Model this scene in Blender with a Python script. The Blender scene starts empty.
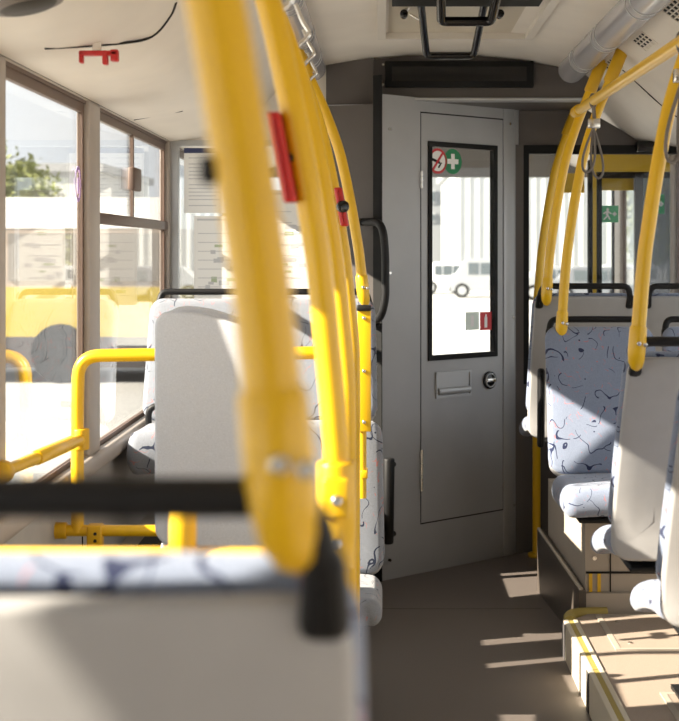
import bpy, bmesh, math, random
from mathutils import Vector, Matrix
random.seed(7)
S = bpy.context.scene
COL = S.collection
# ------------------------------------------------------------------ camera
FPX, VX, VY, CZ = 1425.0, 383.0, 250.0, 1.40
cam = bpy.data.cameras.new('camera'); camo = bpy.data.objects.new('camera', cam); COL.objects.link(camo)
cam.sensor_fit = 'HORIZONTAL'; cam.sensor_width = 36.0
cam.lens = FPX / 679.0 * 36.0
cam.shift_x = -(VX - 339.5) / 679.0
cam.shift_y = -(360.5 - VY) / 679.0
cam.clip_start = 0.02; cam.clip_end = 500
cam.dof.use_dof = True; cam.dof.focus_distance = 5.0; cam.dof.aperture_fstop = 6.3
camo.location = (0, 0, CZ); camo.rotation_euler = (math.radians(90), 0, 0)
S.camera = camo
# ------------------------------------------------------------------ world, sun, exposure
w = bpy.data.worlds.new('sky'); S.world = w; w.use_nodes = True
bg = w.node_tree.nodes['Background']
bg.inputs[0].default_value = (0.95, 0.975, 1.0, 1); bg.inputs[1].default_value = 1.1
sl = bpy.data.lights.new('sun', 'SUN'); so = bpy.data.objects.new('sun', sl); COL.objects.link(so)
sl.energy = 15.0; sl.angle = math.radians(0.6); sl.color = (1.0, 0.88, 0.72)
so.rotation_euler = Vector((1.0, 0.30, -0.60)).to_track_quat('-Z', 'Y').to_euler()
so.location = (-8, -2, 8)
S.view_settings.view_transform = 'Standard'; S.view_settings.look = 'None'
S.view_settings.gamma = 1.0; S.view_settings.use_curve_mapping = False
S.view_settings.exposure = 0.46

# ------------------------------------------------------------------ helpers
def P(px, py, d):
    s = FPX / d
    return Vector(((px - VX) / s, d, CZ - (py - VY) / s))

MATS = {}
def mat(name, col, rough=0.5, metal=0.0, coat=0.0, noise=0.0, nscale=40.0, bump=0.0, bscale=200.0, spec=0.5):
    if name in MATS: return MATS[name]
    m = bpy.data.materials.new(name); m.use_nodes = True
    nt = m.node_tree; b = nt.nodes['Principled BSDF']
    b.inputs['Base Color'].default_value = (*col, 1); b.inputs['Roughness'].default_value = rough
    b.inputs['Metallic'].default_value = metal; b.inputs['Coat Weight'].default_value = coat
    b.inputs['Specular IOR Level'].default_value = spec
    b.inputs['Coat Roughness'].default_value = 0.12
    tc = nt.nodes.new('ShaderNodeTexCoord')
    if noise > 0:
        n = nt.nodes.new('ShaderNodeTexNoise'); n.inputs['Scale'].default_value = nscale; n.inputs['Detail'].default_value = 5
        nt.links.new(tc.outputs['Object'], n.inputs['Vector'])
        r = nt.nodes.new('ShaderNodeValToRGB')
        r.color_ramp.elements[0].position = 0.3; r.color_ramp.elements[1].position = 0.7
        r.color_ramp.elements[0].color = (*[c * (1 - noise) for c in col], 1)
        r.color_ramp.elements[1].color = (*[min(1, c * (1 + noise)) for c in col], 1)
        nt.links.new(n.outputs['Fac'], r.inputs['Fac']); nt.links.new(r.outputs['Color'], b.inputs['Base Color'])
    if bump > 0:
        n2 = nt.nodes.new('ShaderNodeTexNoise'); n2.inputs['Scale'].default_value = bscale; n2.inputs['Detail'].default_value = 3
        nt.links.new(tc.outputs['Object'], n2.inputs['Vector'])
        bp = nt.nodes.new('ShaderNodeBump'); bp.inputs['Strength'].default_value = bump; bp.inputs['Distance'].default_value = 0.002
        nt.links.new(n2.outputs['Fac'], bp.inputs['Height']); nt.links.new(bp.outputs['Normal'], b.inputs['Normal'])
    MATS[name] = m
    return m

def glass_mat(name, tint=(1, 1, 1), ior=1.5, boost=1.0):
    m = bpy.data.materials.new(name); m.use_nodes = True; nt = m.node_tree
    for n in list(nt.nodes): nt.nodes.remove(n)
    o = nt.nodes.new('ShaderNodeOutputMaterial'); mx = nt.nodes.new('ShaderNodeMixShader')
    t = nt.nodes.new('ShaderNodeBsdfTransparent'); t.inputs[0].default_value = (*tint, 1)
    g = nt.nodes.new('ShaderNodeBsdfGlossy'); g.inputs['Roughness'].default_value = 0.0
    ge = nt.nodes.new('ShaderNodeNewGeometry')
    dt = nt.nodes.new('ShaderNodeVectorMath'); dt.operation = 'DOT_PRODUCT'
    nt.links.new(ge.outputs['Normal'], dt.inputs[0]); nt.links.new(ge.outputs['Incoming'], dt.inputs[1])
    def mm(op, x, y):
        q = nt.nodes.new('ShaderNodeMath'); q.operation = op; q.use_clamp = op != 'SUBTRACT'
        for i, v in enumerate((x, y)):
            if v is None: continue
            if isinstance(v, (int, float)): q.inputs[i].default_value = v
            else: nt.links.new(v, q.inputs[i])
        return q.outputs[0]
    ab = mm('ABSOLUTE', dt.outputs['Value'], None)
    pw = mm('POWER', mm('SUBTRACT', 1.0, ab), 5.0)
    f0 = ((ior - 1) / (ior + 1)) ** 2
    mu = nt.nodes.new('ShaderNodeMath'); mu.operation = 'MULTIPLY'; mu.inputs[1].default_value = boost; mu.use_clamp = True
    nt.links.new(mm('ADD', f0, mm('MULTIPLY', pw, 1 - f0)), mu.inputs[0])
    nt.links.new(mu.outputs[0], mx.inputs[0]); nt.links.new(t.outputs[0], mx.inputs[1]); nt.links.new(g.outputs[0], mx.inputs[2])
    nt.links.new(mx.outputs[0], o.inputs[0]); MATS[name] = m
    return m

def fabric_mat(name, base, dark, red):
    """upholstery: broken wandering lines, dots and small red dashes on a flecked ground"""
    m = bpy.data.materials.new(name); m.use_nodes = True; nt = m.node_tree; L = nt.links
    b = nt.nodes['Principled BSDF']; b.inputs['Roughness'].default_value = 0.9
    b.inputs['Sheen Weight'].default_value = 0.25; b.inputs['Specular IOR Level'].default_value = 0.2
    tc = nt.nodes.new('ShaderNodeTexCoord')
    def mp(off, sc):
        q = nt.nodes.new('ShaderNodeMapping'); q.inputs['Location'].default_value = off; q.inputs['Scale'].default_value = sc
        L.new(tc.outputs['Object'], q.inputs['Vector']); return q.outputs[0]
    def math_(op, a, bb=None, c=None):
        q = nt.nodes.new('ShaderNodeMath'); q.operation = op
        for i, v in enumerate((a, bb, c)):
            if v is None: continue
            if isinstance(v, (int, float)): q.inputs[i].default_value = v
            else: L.new(v, q.inputs[i])
        return q.outputs[0]
    def noise(vec, sc, det=0.0):
        q = nt.nodes.new('ShaderNodeTexNoise'); q.inputs['Scale'].default_value = sc; q.inputs['Detail'].default_value = det
        L.new(vec, q.inputs['Vector']); return q.outputs['Fac']
    def lines(off, sc, wid, msc, thr):
        n = noise(mp(off, (1.3, 1, 1.0)), sc, 0.6)
        a = math_('ABSOLUTE', math_('SUBTRACT', n, 0.5))
        ln = math_('LESS_THAN', a, wid)
        k = math_('GREATER_THAN', noise(mp((off[0] + 5, off[1], off[2]), (1, 1, 1)), msc), thr)
        return math_('MULTIPLY', ln, k)
    l1 = lines((0.3, 0, 0.7), 12.0, 0.0085, 16.0, 0.48)
    l2 = lines((3.3, 2, 1.7), 8.0, 0.006, 19.0, 0.50)
    l3 = lines((7.3, 1, 5.7), 24.0, 0.012, 40.0, 0.58)
    v = nt.nodes.new('ShaderNodeTexVoronoi'); v.inputs['Scale'].default_value = 21.0
    L.new(mp((1, 0, 2), (1, 0.2, 1)), v.inputs['Vector'])
    dot = math_('LESS_THAN', v.outputs['Distance'], 0.075)
    darkm = math_('MAXIMUM', math_('MAXIMUM', l1, l2), dot)
    flecks = noise(mp((0, 0, 0), (1, 1, 1)), 420.0, 1.0)
    cr = nt.nodes.new('ShaderNodeValToRGB')
    cr.color_ramp.elements[0].position = 0.35; cr.color_ramp.elements[1].position = 0.65
    cr.color_ramp.elements[0].color = (*[c * 0.86 for c in base], 1); cr.color_ramp.elements[1].color = (*[min(1, c * 1.1) for c in base], 1)
    L.new(flecks, cr.inputs[0])
    m1 = nt.nodes.new('ShaderNodeMix'); m1.data_type = 'RGBA'
    L.new(l3, m1.inputs['Factor']); L.new(cr.outputs[0], m1.inputs[6]); m1.inputs[7].default_value = (*red, 1)
    m2 = nt.nodes.new('ShaderNodeMix'); m2.data_type = 'RGBA'
    L.new(darkm, m2.inputs['Factor']); L.new(m1.outputs[2], m2.inputs[6]); m2.inputs[7].default_value = (*dark, 1)
    L.new(m2.outputs[2], b.inputs['Base Color'])
    bp = nt.nodes.new('ShaderNodeBump'); bp.inputs['Strength'].default_value = 0.3; bp.inputs['Distance'].default_value = 0.001
    L.new(flecks, bp.inputs['Height']); L.new(bp.outputs[0], b.inputs['Normal'])
    MATS[name] = m
    return m

YEL = mat('yellow_paint', (0.77, 0.455, 0.006), 0.34, coat=0.2, noise=0.04, nscale=8)
YELD = mat('yellow_fitting', (0.70, 0.40, 0.008), 0.40, noise=0.05, nscale=15)
BLK = mat('black_plastic', (0.009, 0.009, 0.010), 0.5, bump=0.15, bscale=600, spec=0.3)
BLKG = mat('black_gloss', (0.006, 0.006, 0.007), 0.12)
SHELL = mat('grey_shell', (0.39, 0.385, 0.385), 0.55, bump=0.2, bscale=500, noise=0.03, nscale=20)
PLUSH = mat('grey_plush', (0.68, 0.70, 0.74), 0.95, bump=0.4, bscale=500, noise=0.10, nscale=420, spec=0.15)
FAB = fabric_mat('patterned_fabric', (0.225, 0.265, 0.36), (0.022, 0.03, 0.075), (0.40, 0.20, 0.23))
FABL = fabric_mat('pale_patterned_fabric', (0.235, 0.255, 0.295), (0.022, 0.03, 0.06), (0.38, 0.18, 0.19))
CHROME = mat('bright_steel', (0.72, 0.71, 0.68), 0.25, 1.0)
CEIL = mat('cream_ceiling', (0.72, 0.67, 0.60), 0.5, noise=0.03, nscale=6)
STRIP = mat('light_cover', (0.50, 0.49, 0.52), 0.22, coat=0.3)
DARKP = mat('dark_panel', (0.095, 0.082, 0.076), 0.5, bump=0.1, bscale=300, noise=0.05, nscale=10)
DOORM = mat('door_grey', (0.36, 0.365, 0.375), 0.40, metal=0.12, bump=0.06, bscale=500, noise=0.04, nscale=7)
FRAMEM = mat('frame_grey', (0.44, 0.45, 0.46), 0.38, metal=0.3)
RUB = mat('black_rubber', (0.008, 0.008, 0.008), 0.7, spec=0.25)
FLOORM = mat('dark_floor', (0.14, 0.118, 0.105), 0.5, noise=0.28, nscale=350, bump=0.1, bscale=400)
PLATM = mat('platform_floor', (0.36, 0.29, 0.235), 0.6, noise=0.16, nscale=380, bump=0.1, bscale=400)
BEIGE = mat('beige_panel', (0.42, 0.37, 0.31), 0.55, noise=0.04, nscale=9)
SIDEW = mat('side_wall', (0.40, 0.38, 0.36), 0.6, noise=0.04, nscale=14)
PILL = mat('window_pillar', (0.42, 0.37, 0.33), 0.5, noise=0.03, nscale=12)
WFR = mat('window_rubber', (0.13, 0.085, 0.065), 0.5)
REDP = mat('red_plastic', (0.52, 0.020, 0.018), 0.35)
WHITE = mat('white_print', (0.85, 0.85, 0.83), 0.6)
GREENS = mat('green_sign', (0.0, 0.20, 0.07), 0.5)
REDS = mat('red_sign', (0.55, 0.02, 0.03), 0.5)
BLUEINK = mat('navy_ink', (0.03, 0.04, 0.12), 0.6)
GREYINK = mat('grey_ink', (0.55, 0.56, 0.58), 0.6)
GREENINK = mat('green_ink', (0.42, 0.50, 0.34), 0.6)
STRAP = mat('grey_strap', (0.17, 0.15, 0.135), 0.6)
CREAMS = mat('cream_nosing', (0.66, 0.60, 0.48), 0.5)
YELS = mat('yellow_nosing', (0.40, 0.31, 0.08), 0.6)
GLASS = glass_mat('window_glass', (0.97, 0.98, 0.98), 1.5, 0.9)
GLASS2 = glass_mat('screen_glass', (0.97, 0.98, 0.98), 1.45, 0.8)
SMOKE = glass_mat('smoked_glass', (0.34, 0.35, 0.37), 1.5, 1.0)

ORIG = {}
def new_obj(name, me, m=None, parent=None, local=False):
    o = bpy.data.objects.new(name, me); COL.objects.link(o)
    if m is not None: me.materials.append(m)
    if parent is not None:
        o.parent = parent
        off = ORIG.get(parent.name)
        if off is not None:
            if not local: me.transform(Matrix.Translation(-off))
            ORIG[o.name] = off
    return o
def tag(o, label, cat, group=None, kind=None):
    if label: o['label'] = label
    if cat: o['category'] = cat
    if group: o['group'] = group
    if kind: o['kind'] = kind
    return o
def thing(name, label, cat, loc, group=None, rz=0.0):
    o = bpy.data.objects.new(name, None); COL.objects.link(o)
    o.location = loc; o.rotation_euler = (0, 0, rz); o.empty_display_size = 0.05
    ORIG[o.name] = Vector(loc)
    return tag(o, label, cat, group)
def struct_root(name, loc=(0, 0, 0), label=None):
    o = bpy.data.objects.new(name, None); COL.objects.link(o); o.location = loc; ORIG[o.name] = Vector(loc)
    o['kind'] = 'structure'
    if label: o['label'] = label
    return o
def mesh(verts, faces, smooth=False, sharp=None):
    me = bpy.data.meshes.new('m'); me.from_pydata([tuple(v) for v in verts], [], faces); me.validate()
    bm = bmesh.new(); bm.from_mesh(me); bmesh.ops.recalc_face_normals(bm, faces=bm.faces); bm.to_mesh(me); bm.free()
    if smooth:
        me.polygons.foreach_set('use_smooth', [True] * len(me.polygons))
        me.set_sharp_from_angle(angle=math.radians(sharp or 45))
    return me
def box(x0, x1, y0, y1, z0, z1, bev=0.0, seg=2):
    bm = bmesh.new()
    bmesh.ops.create_cube(bm, size=1)
    for v in bm.verts:
        v.co = Vector(((x0 + x1) / 2 + v.co.x * (x1 - x0), (y0 + y1) / 2 + v.co.y * (y1 - y0), (z0 + z1) / 2 + v.co.z * (z1 - z0)))
    if bev > 0:
        bmesh.ops.bevel(bm, geom=list(bm.edges), offset=bev, segments=seg, affect='EDGES', profile=0.5)
    bmesh.ops.recalc_face_normals(bm, faces=bm.faces)
    me = bpy.data.meshes.new('m'); bm.to_mesh(me); bm.free()
    if bev > 0:
        me.polygons.foreach_set('use_smooth', [True] * len(me.polygons)); me.set_sharp_from_angle(angle=math.radians(50))
    return me
def join(*mes):
    bm = bmesh.new()
    for q in mes: bm.from_mesh(q)
    me = bpy.data.meshes.new('m'); bm.to_mesh(me); bm.free(); return me
def fillet(pts, r, n=6):
    pts = [Vector(p) for p in pts]; out = [pts[0]]
    for i in range(1, len(pts) - 1):
        a, b, c = pts[i - 1], pts[i], pts[i + 1]
        rr = min(r, (a - b).length * 0.49, (c - b).length * 0.49)
        p0 = b + (a - b).normalized() * rr; p1 = b + (c - b).normalized() * rr
        for k in range(n + 1):
            t = k / n; out.append((1 - t) ** 2 * p0 + 2 * t * (1 - t) * b + t * t * p1)
    out.append(pts[-1]); return out
def smoothpath(pts, n=6):
    pts = [Vector(p) for p in pts]; out = []
    ext = [2 * pts[0] - pts[1]] + pts + [2 * pts[-1] - pts[-2]]
    for i in range(1, len(ext) - 2):
        p0, p1, p2, p3 = ext[i - 1:i + 3]
        for k in range(n):
            t = k / n
            out.append(0.5 * ((2 * p1) + (p2 - p0) * t + (2 * p0 - 5 * p1 + 4 * p2 - p3) * t * t + (3 * p1 - p0 - 3 * p2 + p3) * t ** 3))
    out.append(pts[-1]); return out
def tube(pts, r, seg=14, closed=False):
    pts = [Vector(p) for p in pts]; n = len(pts)
    rs = r if isinstance(r, (list, tuple)) else [r] * n
    T = []
    for i in range(n):
        if closed: t = pts[(i + 1) % n] - pts[i - 1]
        else: t = pts[min(i + 1, n - 1)] - pts[max(i - 1, 0)]
        T.append(t.normalized())
    up = Vector((0, 0, 1)) if abs(T[0].z) < 0.9 else Vector((1, 0, 0))
    N = (up - T[0] * up.dot(T[0])).normalized(); vs = []; fs = []
    for i in range(n):
        if i:
            N = (N - T[i] * N.dot(T[i])).normalized()
        B = T[i].cross(N)
        for k in range(seg):
            a = 2 * math.pi * k / seg
            vs.append(pts[i] + (N * math.cos(a) + B * math.sin(a)) * rs[i])
    m_ = n if closed else n - 1
    for i in range(m_):
        for k in range(seg):
            j = (i + 1) % n
            fs.append((i * seg + k, i * seg + (k + 1) % seg, j * seg + (k + 1) % seg, j * seg + k))
    if not closed:
        fs.append(tuple(range(seg - 1, -1, -1))); fs.append(tuple((n - 1) * seg + k for k in range(seg)))
    return mesh(vs, fs, True, 50)
def cyl(a, b, r, seg=16, r2=None, bev=0.0):
    a = Vector(a); b = Vector(b); r2 = r if r2 is None else r2
    if bev:
        d = (b - a).normalized()
        return tube([a, a + d * bev * 0.3, a + d * bev, b - d * bev, b - d * bev * 0.3, b], [r - bev, r - bev * 0.3, r, r2, r2 - bev * 0.3, r2 - bev], seg)
    return tube([a, b], [r, r2], seg)
def rrect(w_, h_, r, n=6, rt=None):
    """rounded rectangle outline in (u, v), centred; rt = radius of the top corners"""
    rt = r if rt is None else rt; o = []
    for (cx, cy, a0, rr) in ((w_ / 2, -h_ / 2, -90, r), (w_ / 2, h_ / 2, 0, rt), (-w_ / 2, h_ / 2, 90, rt), (-w_ / 2, -h_ / 2, 180, r)):
        rr = max(0.0005, rr); sx = 1 if cx > 0 else -1; sy = 1 if cy > 0 else -1
        for k in range(n + 1):
            a = math.radians(a0 + 90 * k / n)
            o.append((cx - sx * rr + rr * math.cos(a), cy - sy * rr + rr * math.sin(a)))
    m = n + 1; out = []
    for c_ in range(4):
        arc = o[c_ * m:(c_ + 1) * m]; nx = o[((c_ + 1) * m) % (4 * m)]; out += arc
        for k in range(1, 8):
            t = k / 8; out.append((arc[-1][0] * (1 - t) + nx[0] * t, arc[-1][1] * (1 - t) + nx[1] * t))
    return out
def slab(w_, h_, t, r, er, f, rt=None, rings=4, n=6):
    """pillow-edged rounded slab; f(u, v, k) -> point, k in [-1, 1] through the thickness"""
    layers = []
    insets = []
    m_ = min(w_, h_) / 2
    for q in range(rings, 0, -1): insets.append((er + (m_ - er) * 0.97 * q / rings, -1.0))
    for k in range(0, 9):
        a = math.radians(-90 + 180 * k / 8)
        insets.append((er * (1 - math.cos(a)), math.sin(a)))
    for q in range(1, rings + 1): insets.append((er + (m_ - er) * 0.97 * q / rings, 1.0))
    vs = []; fs = []; cnt = None
    for (i, k) in insets:
        o = rrect(w_ - 2 * i, h_ - 2 * i, max(0.001, min(r - i, m_ - i)), n, None if rt is None else max(0.001, min(rt - i, m_ - i)))
        cnt = len(o)
        for (u, v) in o: vs.append(f(u, v, k * t / 2))
    for a in range(len(insets) - 1):
        for k in range(cnt):
            fs.append((a * cnt + k, a * cnt + (k + 1) % cnt, (a + 1) * cnt + (k + 1) % cnt, (a + 1) * cnt + k))
    fs.append(tuple(range(cnt - 1, -1, -1))); fs.append(tuple((len(insets) - 1) * cnt + k for k in range(cnt)))
    return mesh(vs, fs, True, 60)
def prism(poly, f0, f1):
    n = len(poly); vs = [f0(*p) for p in poly] + [f1(*p) for p in poly]
    fs = [tuple(range(n)), tuple(range(2 * n - 1, n - 1, -1))] + [(k, (k + 1) % n, n + (k + 1) % n, n + k) for k in range(n)]
    return mesh(vs, fs)
def plan(poly, z0, z1):
    return prism(poly, lambda x, y: (x, y, z0), lambda x, y: (x, y, z1))

# ================================================================== the setting
XL, XR, CX = -0.93, 1.44, 0.255
YB, YF = -2.6, 8.8
fl = tag(new_obj('floor', box(XL - 0.06, XR + 0.06, YB, YF, -0.06, 0.0), FLOORM), 'dark speckled vinyl floor of the aisle', None, kind='structure')
for yy in (3.35, 5.56):
    new_obj('floor_seam', box(-0.05, 0.62, yy, yy + 0.004, 0.0, 0.0008), DARKP, fl)

# ceiling shell: one continuous profile along the bus
prof = [(XL - 0.02, 1.865), (-0.78, 1.885), (-0.66, 1.915), (-0.60, 1.955), (-0.42, 2.12), (-0.36, 2.165), (-0.25, 2.195), (-0.08, 2.225), (0.10, 2.243), (CX, 2.248)]
prof = prof + [(2 * CX - x, z) for (x, z) in prof[::-1][1:]]
def ceil_z(x):
    for (a, b) in zip(prof, prof[1:]):
        if a[0] <= x <= b[0]: return a[1] + (b[1] - a[1]) * (x - a[0]) / (b[0] - a[0])
    return 1.87
ROOFO = [(XR + 0.06, 1.87), (XR + 0.06, 2.36), (XL - 0.06, 2.36), (XL - 0.06, 1.87)]
ce = new_obj('ceiling', prism(prof + ROOFO, lambda x, z: (x, YB, z), lambda x, z: (x, YF, z)), CEIL)
tag(ce, 'cream moulded ceiling panels of the bus', None, kind='structure')
ce.data.polygons.foreach_set('use_smooth', [True] * len(ce.data.polygons)); ce.data.set_sharp_from_angle(angle=math.radians(40))
def on_ceil(px, py):
    for k in range(200, 700):
        d = k / 100.0; p = P(px, py, d)
        if p.x < XL + .01 or p.x > XR - .01 or p.z >= ceil_z(p.x): return p
    return p
def ceil_n(x):
    a = ceil_z(x - 0.01); b = ceil_z(x + 0.01)
    return Vector(((b - a), 0, -0.02)).normalized()
# seams between the ceiling panels
def ceil_seam(pts, r=0.0035):
    new_obj('panel_seam', tube(smoothpath([Vector((x, y, ceil_z(x) - 0.0008)) for (x, y) in pts], 5), r, 6), RUB, ce)
sp = [on_ceil(*q) for q in ((45, 48), (120, 43), (152, 36), (170, 16), (176, 2))]
ceil_seam([(p.x, p.y) for p in sp])
ceil_seam([(-0.90, 5.15), (-0.72, 5.12)], 0.002)
for yy in (2.9, 4.2, 5.6):
    ceil_seam([(x, yy) for x in (0.94, 1.0, 1.08, 1.16, 1.25, 1.40)], 0.003)
new_obj('panel_seam', tube([(XL + 0.012, 0, 1.872), (XL + 0.012, 6.1, 1.872)], 0.004, 6), RUB, ce)

# side walls
def side_wall(name, x, sgn, posts, label):
    """x inner face, sgn outward direction"""
    r = struct_root(name, (x, 0, 0), label)
    xo = x + sgn * 0.06
    a, b = min(x, xo), max(x, xo)
    new_obj('lower_panel', box(a, b, YB, YF, 0, 0.74), SIDEW, r)
    new_obj('header_panel', box(a, b, YB, YF, 1.857, 1.87), WFR, r)
    for (y0, y1) in posts:
        new_obj('pillar', box(x - (0.03 if sgn < 0 else 0.012), x + (0.012 if sgn < 0 else 0.03), y0, y1, 0.72, 1.87, 0.008), PILL, r)
    return r
LP = [(-2.6, -2.4), (-0.96, -0.82), (0.50, 0.625), (2.10, 2.22), (3.36, 3.475), (4.46, 4.63), (6.12, 6.26), (8.6, 8.8)]
wl = side_wall('wall_left', XL, -1, LP, 'beige grey side wall with window pillars behind the yellow rails')
RP = [(-2.6, -2.4), (-0.6, -0.46), (1.1, 1.24), (2.9, 3.04), (4.7, 4.84), (6.5, 6.64), (7.02, 7.10), (8.6, 8.8)]
wr = side_wall('wall_right', XR, 1, RP, 'beige grey side wall beside the exit stickers')
# ledge under the side windows
t1 = tag(new_obj('trim_1', box(XL - 0.01, XL + 0.035, YB + .05, 6.1, 0.70, 0.755, 0.012), PILL), 'rounded beige ledge under the side windows', None, kind='structure')
new_obj('wall_seam', box(XL, XL + 0.003, 4.4, 4.406, 0.0, 0.70), RUB, wl)
wn = [0]
def side_window(x, sgn, y0, y1, hopper=False, glass=GLASS, div=None):
    wn[0] += 1
    r = struct_root('window_%d' % wn[0], (x, y0, 0.74))
    xg = x + sgn * 0.014
    z0, z1 = 0.74, 1.857
    t = 0.028
    a, b = xg - 0.008, xg + 0.008
    f = join(box(a, b, y0, y1, z0, z0 + t), box(a, b, y0, y1, z1 - t, z1), box(a, b, y0, y0 + t, z0 + t, z1 - t), box(a, b, y1 - t, y1, z0 + t, z1 - t))
    new_obj('window_frame', f, WFR, r)
    if not hopper:
        new_obj('pane', box(xg - 0.003, xg + 0.003, y0 + t, y1 - t, z0 + t, z1 - t), glass, r)
    else:
        zt = 1.505
        new_obj('transom_bar', box(a - 0.012, b + 0.012, y0, y1, zt - 0.018, zt + 0.018, 0.004), WFR, r)
        new_obj('pane', box(xg - 0.003, xg + 0.003, y0 + t, y1 - t, z0 + t, zt - 0.018), glass, r)
        ym = y0 + (y1 - y0) * 0.46
        new_obj('sliding_pane', box(xg + 0.004, xg + 0.009, y0 + t, ym, zt + 0.018, z1 - t), glass, r)
        new_obj('sliding_pane', box(xg - 0.009, xg - 0.004, ym - 0.02, y1 - t, zt + 0.018, z1 - t), glass, r)
        new_obj('stile', box(xg, xg + 0.014, ym - 0.012, ym + 0.012, zt + 0.018, z1 - t), WFR, r)
        la = new_obj('latch', box(xg + 0.010, xg + 0.034, ym - 0.10, ym + 0.06, zt + 0.115, zt + 0.20, 0.006), WFR, r)
    return r
for i in range(len(LP) - 1):
    side_window(XL, -1, LP[i][1] - 0.005, LP[i + 1][0] + 0.005, hopper=(i == 5))
for i in range(len(RP) - 1):
    side_window(XR, 1, RP[i][1] - 0.005, RP[i + 1][0] + 0.005)

# rear wall behind the camera, front wall with the windscreen
wb = struct_root('wall_back', (0, YB, 0), 'rear wall of the bus')
new_obj('lower_panel', box(XL - .06, XR + .06, YB - .06, YB, 0, 1.1), SIDEW, wb)
new_obj('upper_panel', box(XL - .06, XR + .06, YB - .06, YB, 1.1, 2.36), DARKP, wb)
wf = struct_root('wall_front', (0, YF, 0), 'front end of the bus with dashboard and windscreen')
new_obj('lower_panel', box(XL - .06, XR + .06, YF, YF + .06, 0, 0.72), DARKP, wf)
new_obj('header_panel', box(XL - .06, XR + .06, YF, YF + .06, 1.85, 2.36), mat('front_grey', (.20, .19, .185), .6), wf)
for xx in (XL - .06, XR - .02): new_obj('pillar', box(xx, xx + .08, YF, YF + .06, 0.72, 1.85), RUB, wf)
new_obj('windscreen_pane', box(XL + .02, XR - .02, YF + .02, YF + .026, 0.72, 1.85), GLASS2, wf)
new_obj('dashboard', box(-0.6, XR - .05, 8.35, YF - .005, 0.45, 0.70, 0.04), mat('dash_grey', (0.22, 0.22, 0.23), 0.6), wf)

# ------------------------------------------------ bulkhead behind the driver
YP = 6.16
wd = struct_root('wall_partition', (-0.5, YP, 0), 'dark bulkhead with glazed screen behind the driver')
new_obj('lower_panel', box(XL, -0.245, YP, YP + .04, 0, 0.95), DARKP, wd)
new_obj('header_panel', prism([(x, z) for (x, z) in prof if -0.92 < x <= -0.24] + [(-0.245, 2.195), (-0.245, 1.875), (-0.88, 1.875)], lambda x, z: (x, YP, z), lambda x, z: (x, YP + .04, z)), CEIL, wd)
new_obj('screen_frame', join(box(XL, XL + .045, YP - .005, YP + .04, .95, 1.875), box(-0.29, -0.245, YP - .005, YP + .04, .95, 1.875),
        box(XL + .045, -0.29, YP - .005, YP + .04, 1.850, 1.875), box(XL + .045, -0.29, YP - .005, YP + .04, .95, .985)), FRAMEM, wd)
new_obj('screen_pane', box(XL + .045, -0.29, YP + .012, YP + .018, .985, 1.850), GLASS2, wd)
new_obj('side_panel', plan([(-0.245, YP - .03), (-0.04, YP - .10), (-0.04, YP - .04), (-0.245, YP + .03)], 0, 2.02), DARKP, wd)
new_obj('side_panel', prism([(-0.245, 2.026), (-0.04, 2.026), (-0.04, 2.228), (-0.245, 2.196)], lambda x, z: (x, YP - .03, z), lambda x, z: (x, YP + .04, z)), DARKP, wd)
new_obj('seal_strip', plan([(-0.042, YP - .125), (-0.006, YP - .150), (-0.003, YP - .145), (-0.003, YP - .05), (-0.042, YP - .05)], 0, 2.14), RUB, wd)

# ------------------------------------------------ angled cab door
A0 = Vector((-0.012, 6.02)); A1 = Vector((0.600, 6.56)); AL = (A1 - A0).length; AT = (A1 - A0) / AL; AN = Vector((AT.y, -AT.x))  # AN faces the aisle
def du(px):
    k = (px - VX) / FPX
    return (k * A0.y - A0.x) / (AT.x - k * AT.y)
def dz(px, py):
    u = du(px); y = A0.y + AT.y * u
    return CZ - (py - VY) * y / FPX
def DP(u, n, z):
    q = A0 + AT * u + AN * n
    return Vector((q.x, q.y, z))
def dbox(u0, u1, n0, n1, z0, z1, bev=0.0):
    me = box(u0, u1, n0, n1, z0, z1, bev)
    for v in me.vertices: v.co = DP(v.co.x, v.co.y, v.co.z)
    me.flip_normals(); me.update(); return me
def dring(u0, u1, z0, z1, t, n0, n1):
    return join(dbox(u0, u1, n0, n1, z0, z0 + t), dbox(u0, u1, n0, n1, z1 - t, z1), dbox(u0, u0 + t, n0, n1, z0 + t, z1 - t), dbox(u1 - t, u1, n0, n1, z0 + t, z1 - t))
ul, ur = du(421), du(502.5)
wul, wur = du(427.5), du(496.5)
ztop_l, zbot_l = dz(421, 113), dz(421, 523)
wz1, wz0 = dz(427.5, 141), dz(427.5, 361)
dr = struct_root('door_1', tuple(DP(ul, 0, 0)), 'grey cab door with tall window set at an angle behind the aisle')
HZ = 2.06
# surround
new_obj('door_surround', join(dbox(0.012, ul - .004, -.03, 0, 0, HZ), dbox(ul - .004, ur + .004, -.03, 0, 0, zbot_l - .006), dbox(ul - .004, ur + .004, -.03, 0, ztop_l + .006, HZ)), DOORM, dr)
new_obj('door_gap', dbox(ul - .004, ur + .004, -.034, -.03, zbot_l - .006, ztop_l + .006), RUB, dr) if False else None
new_obj('door_post', dbox(ur + .004, ur + .075, -.03, .006, 0, HZ, 0.004), FRAMEM, dr)
new_obj('door_post', dbox(ur + .079, ur + .11, -.03, .0, 0, HZ, 0.004), DOORM, dr)
leaf = new_obj('door_leaf', join(dbox(ul, wul, -.028, .002, zbot_l, ztop_l), dbox(wur, ur, -.028, .002, zbot_l, ztop_l),
        dbox(wul, wur, -.028, .002, zbot_l, wz0), dbox(wul, wur, -.028, .002, wz1, ztop_l)), DOORM, dr)
new_obj('leaf_gasket', dring(ul - .004, ur + .004, zbot_l - .006, ztop_l + .006, .009, -.029, .0005), RUB, dr)
new_obj('window_gasket', dring(wul, wur, wz0, wz1, .022, -.02, .008), RUB, leaf)
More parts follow.
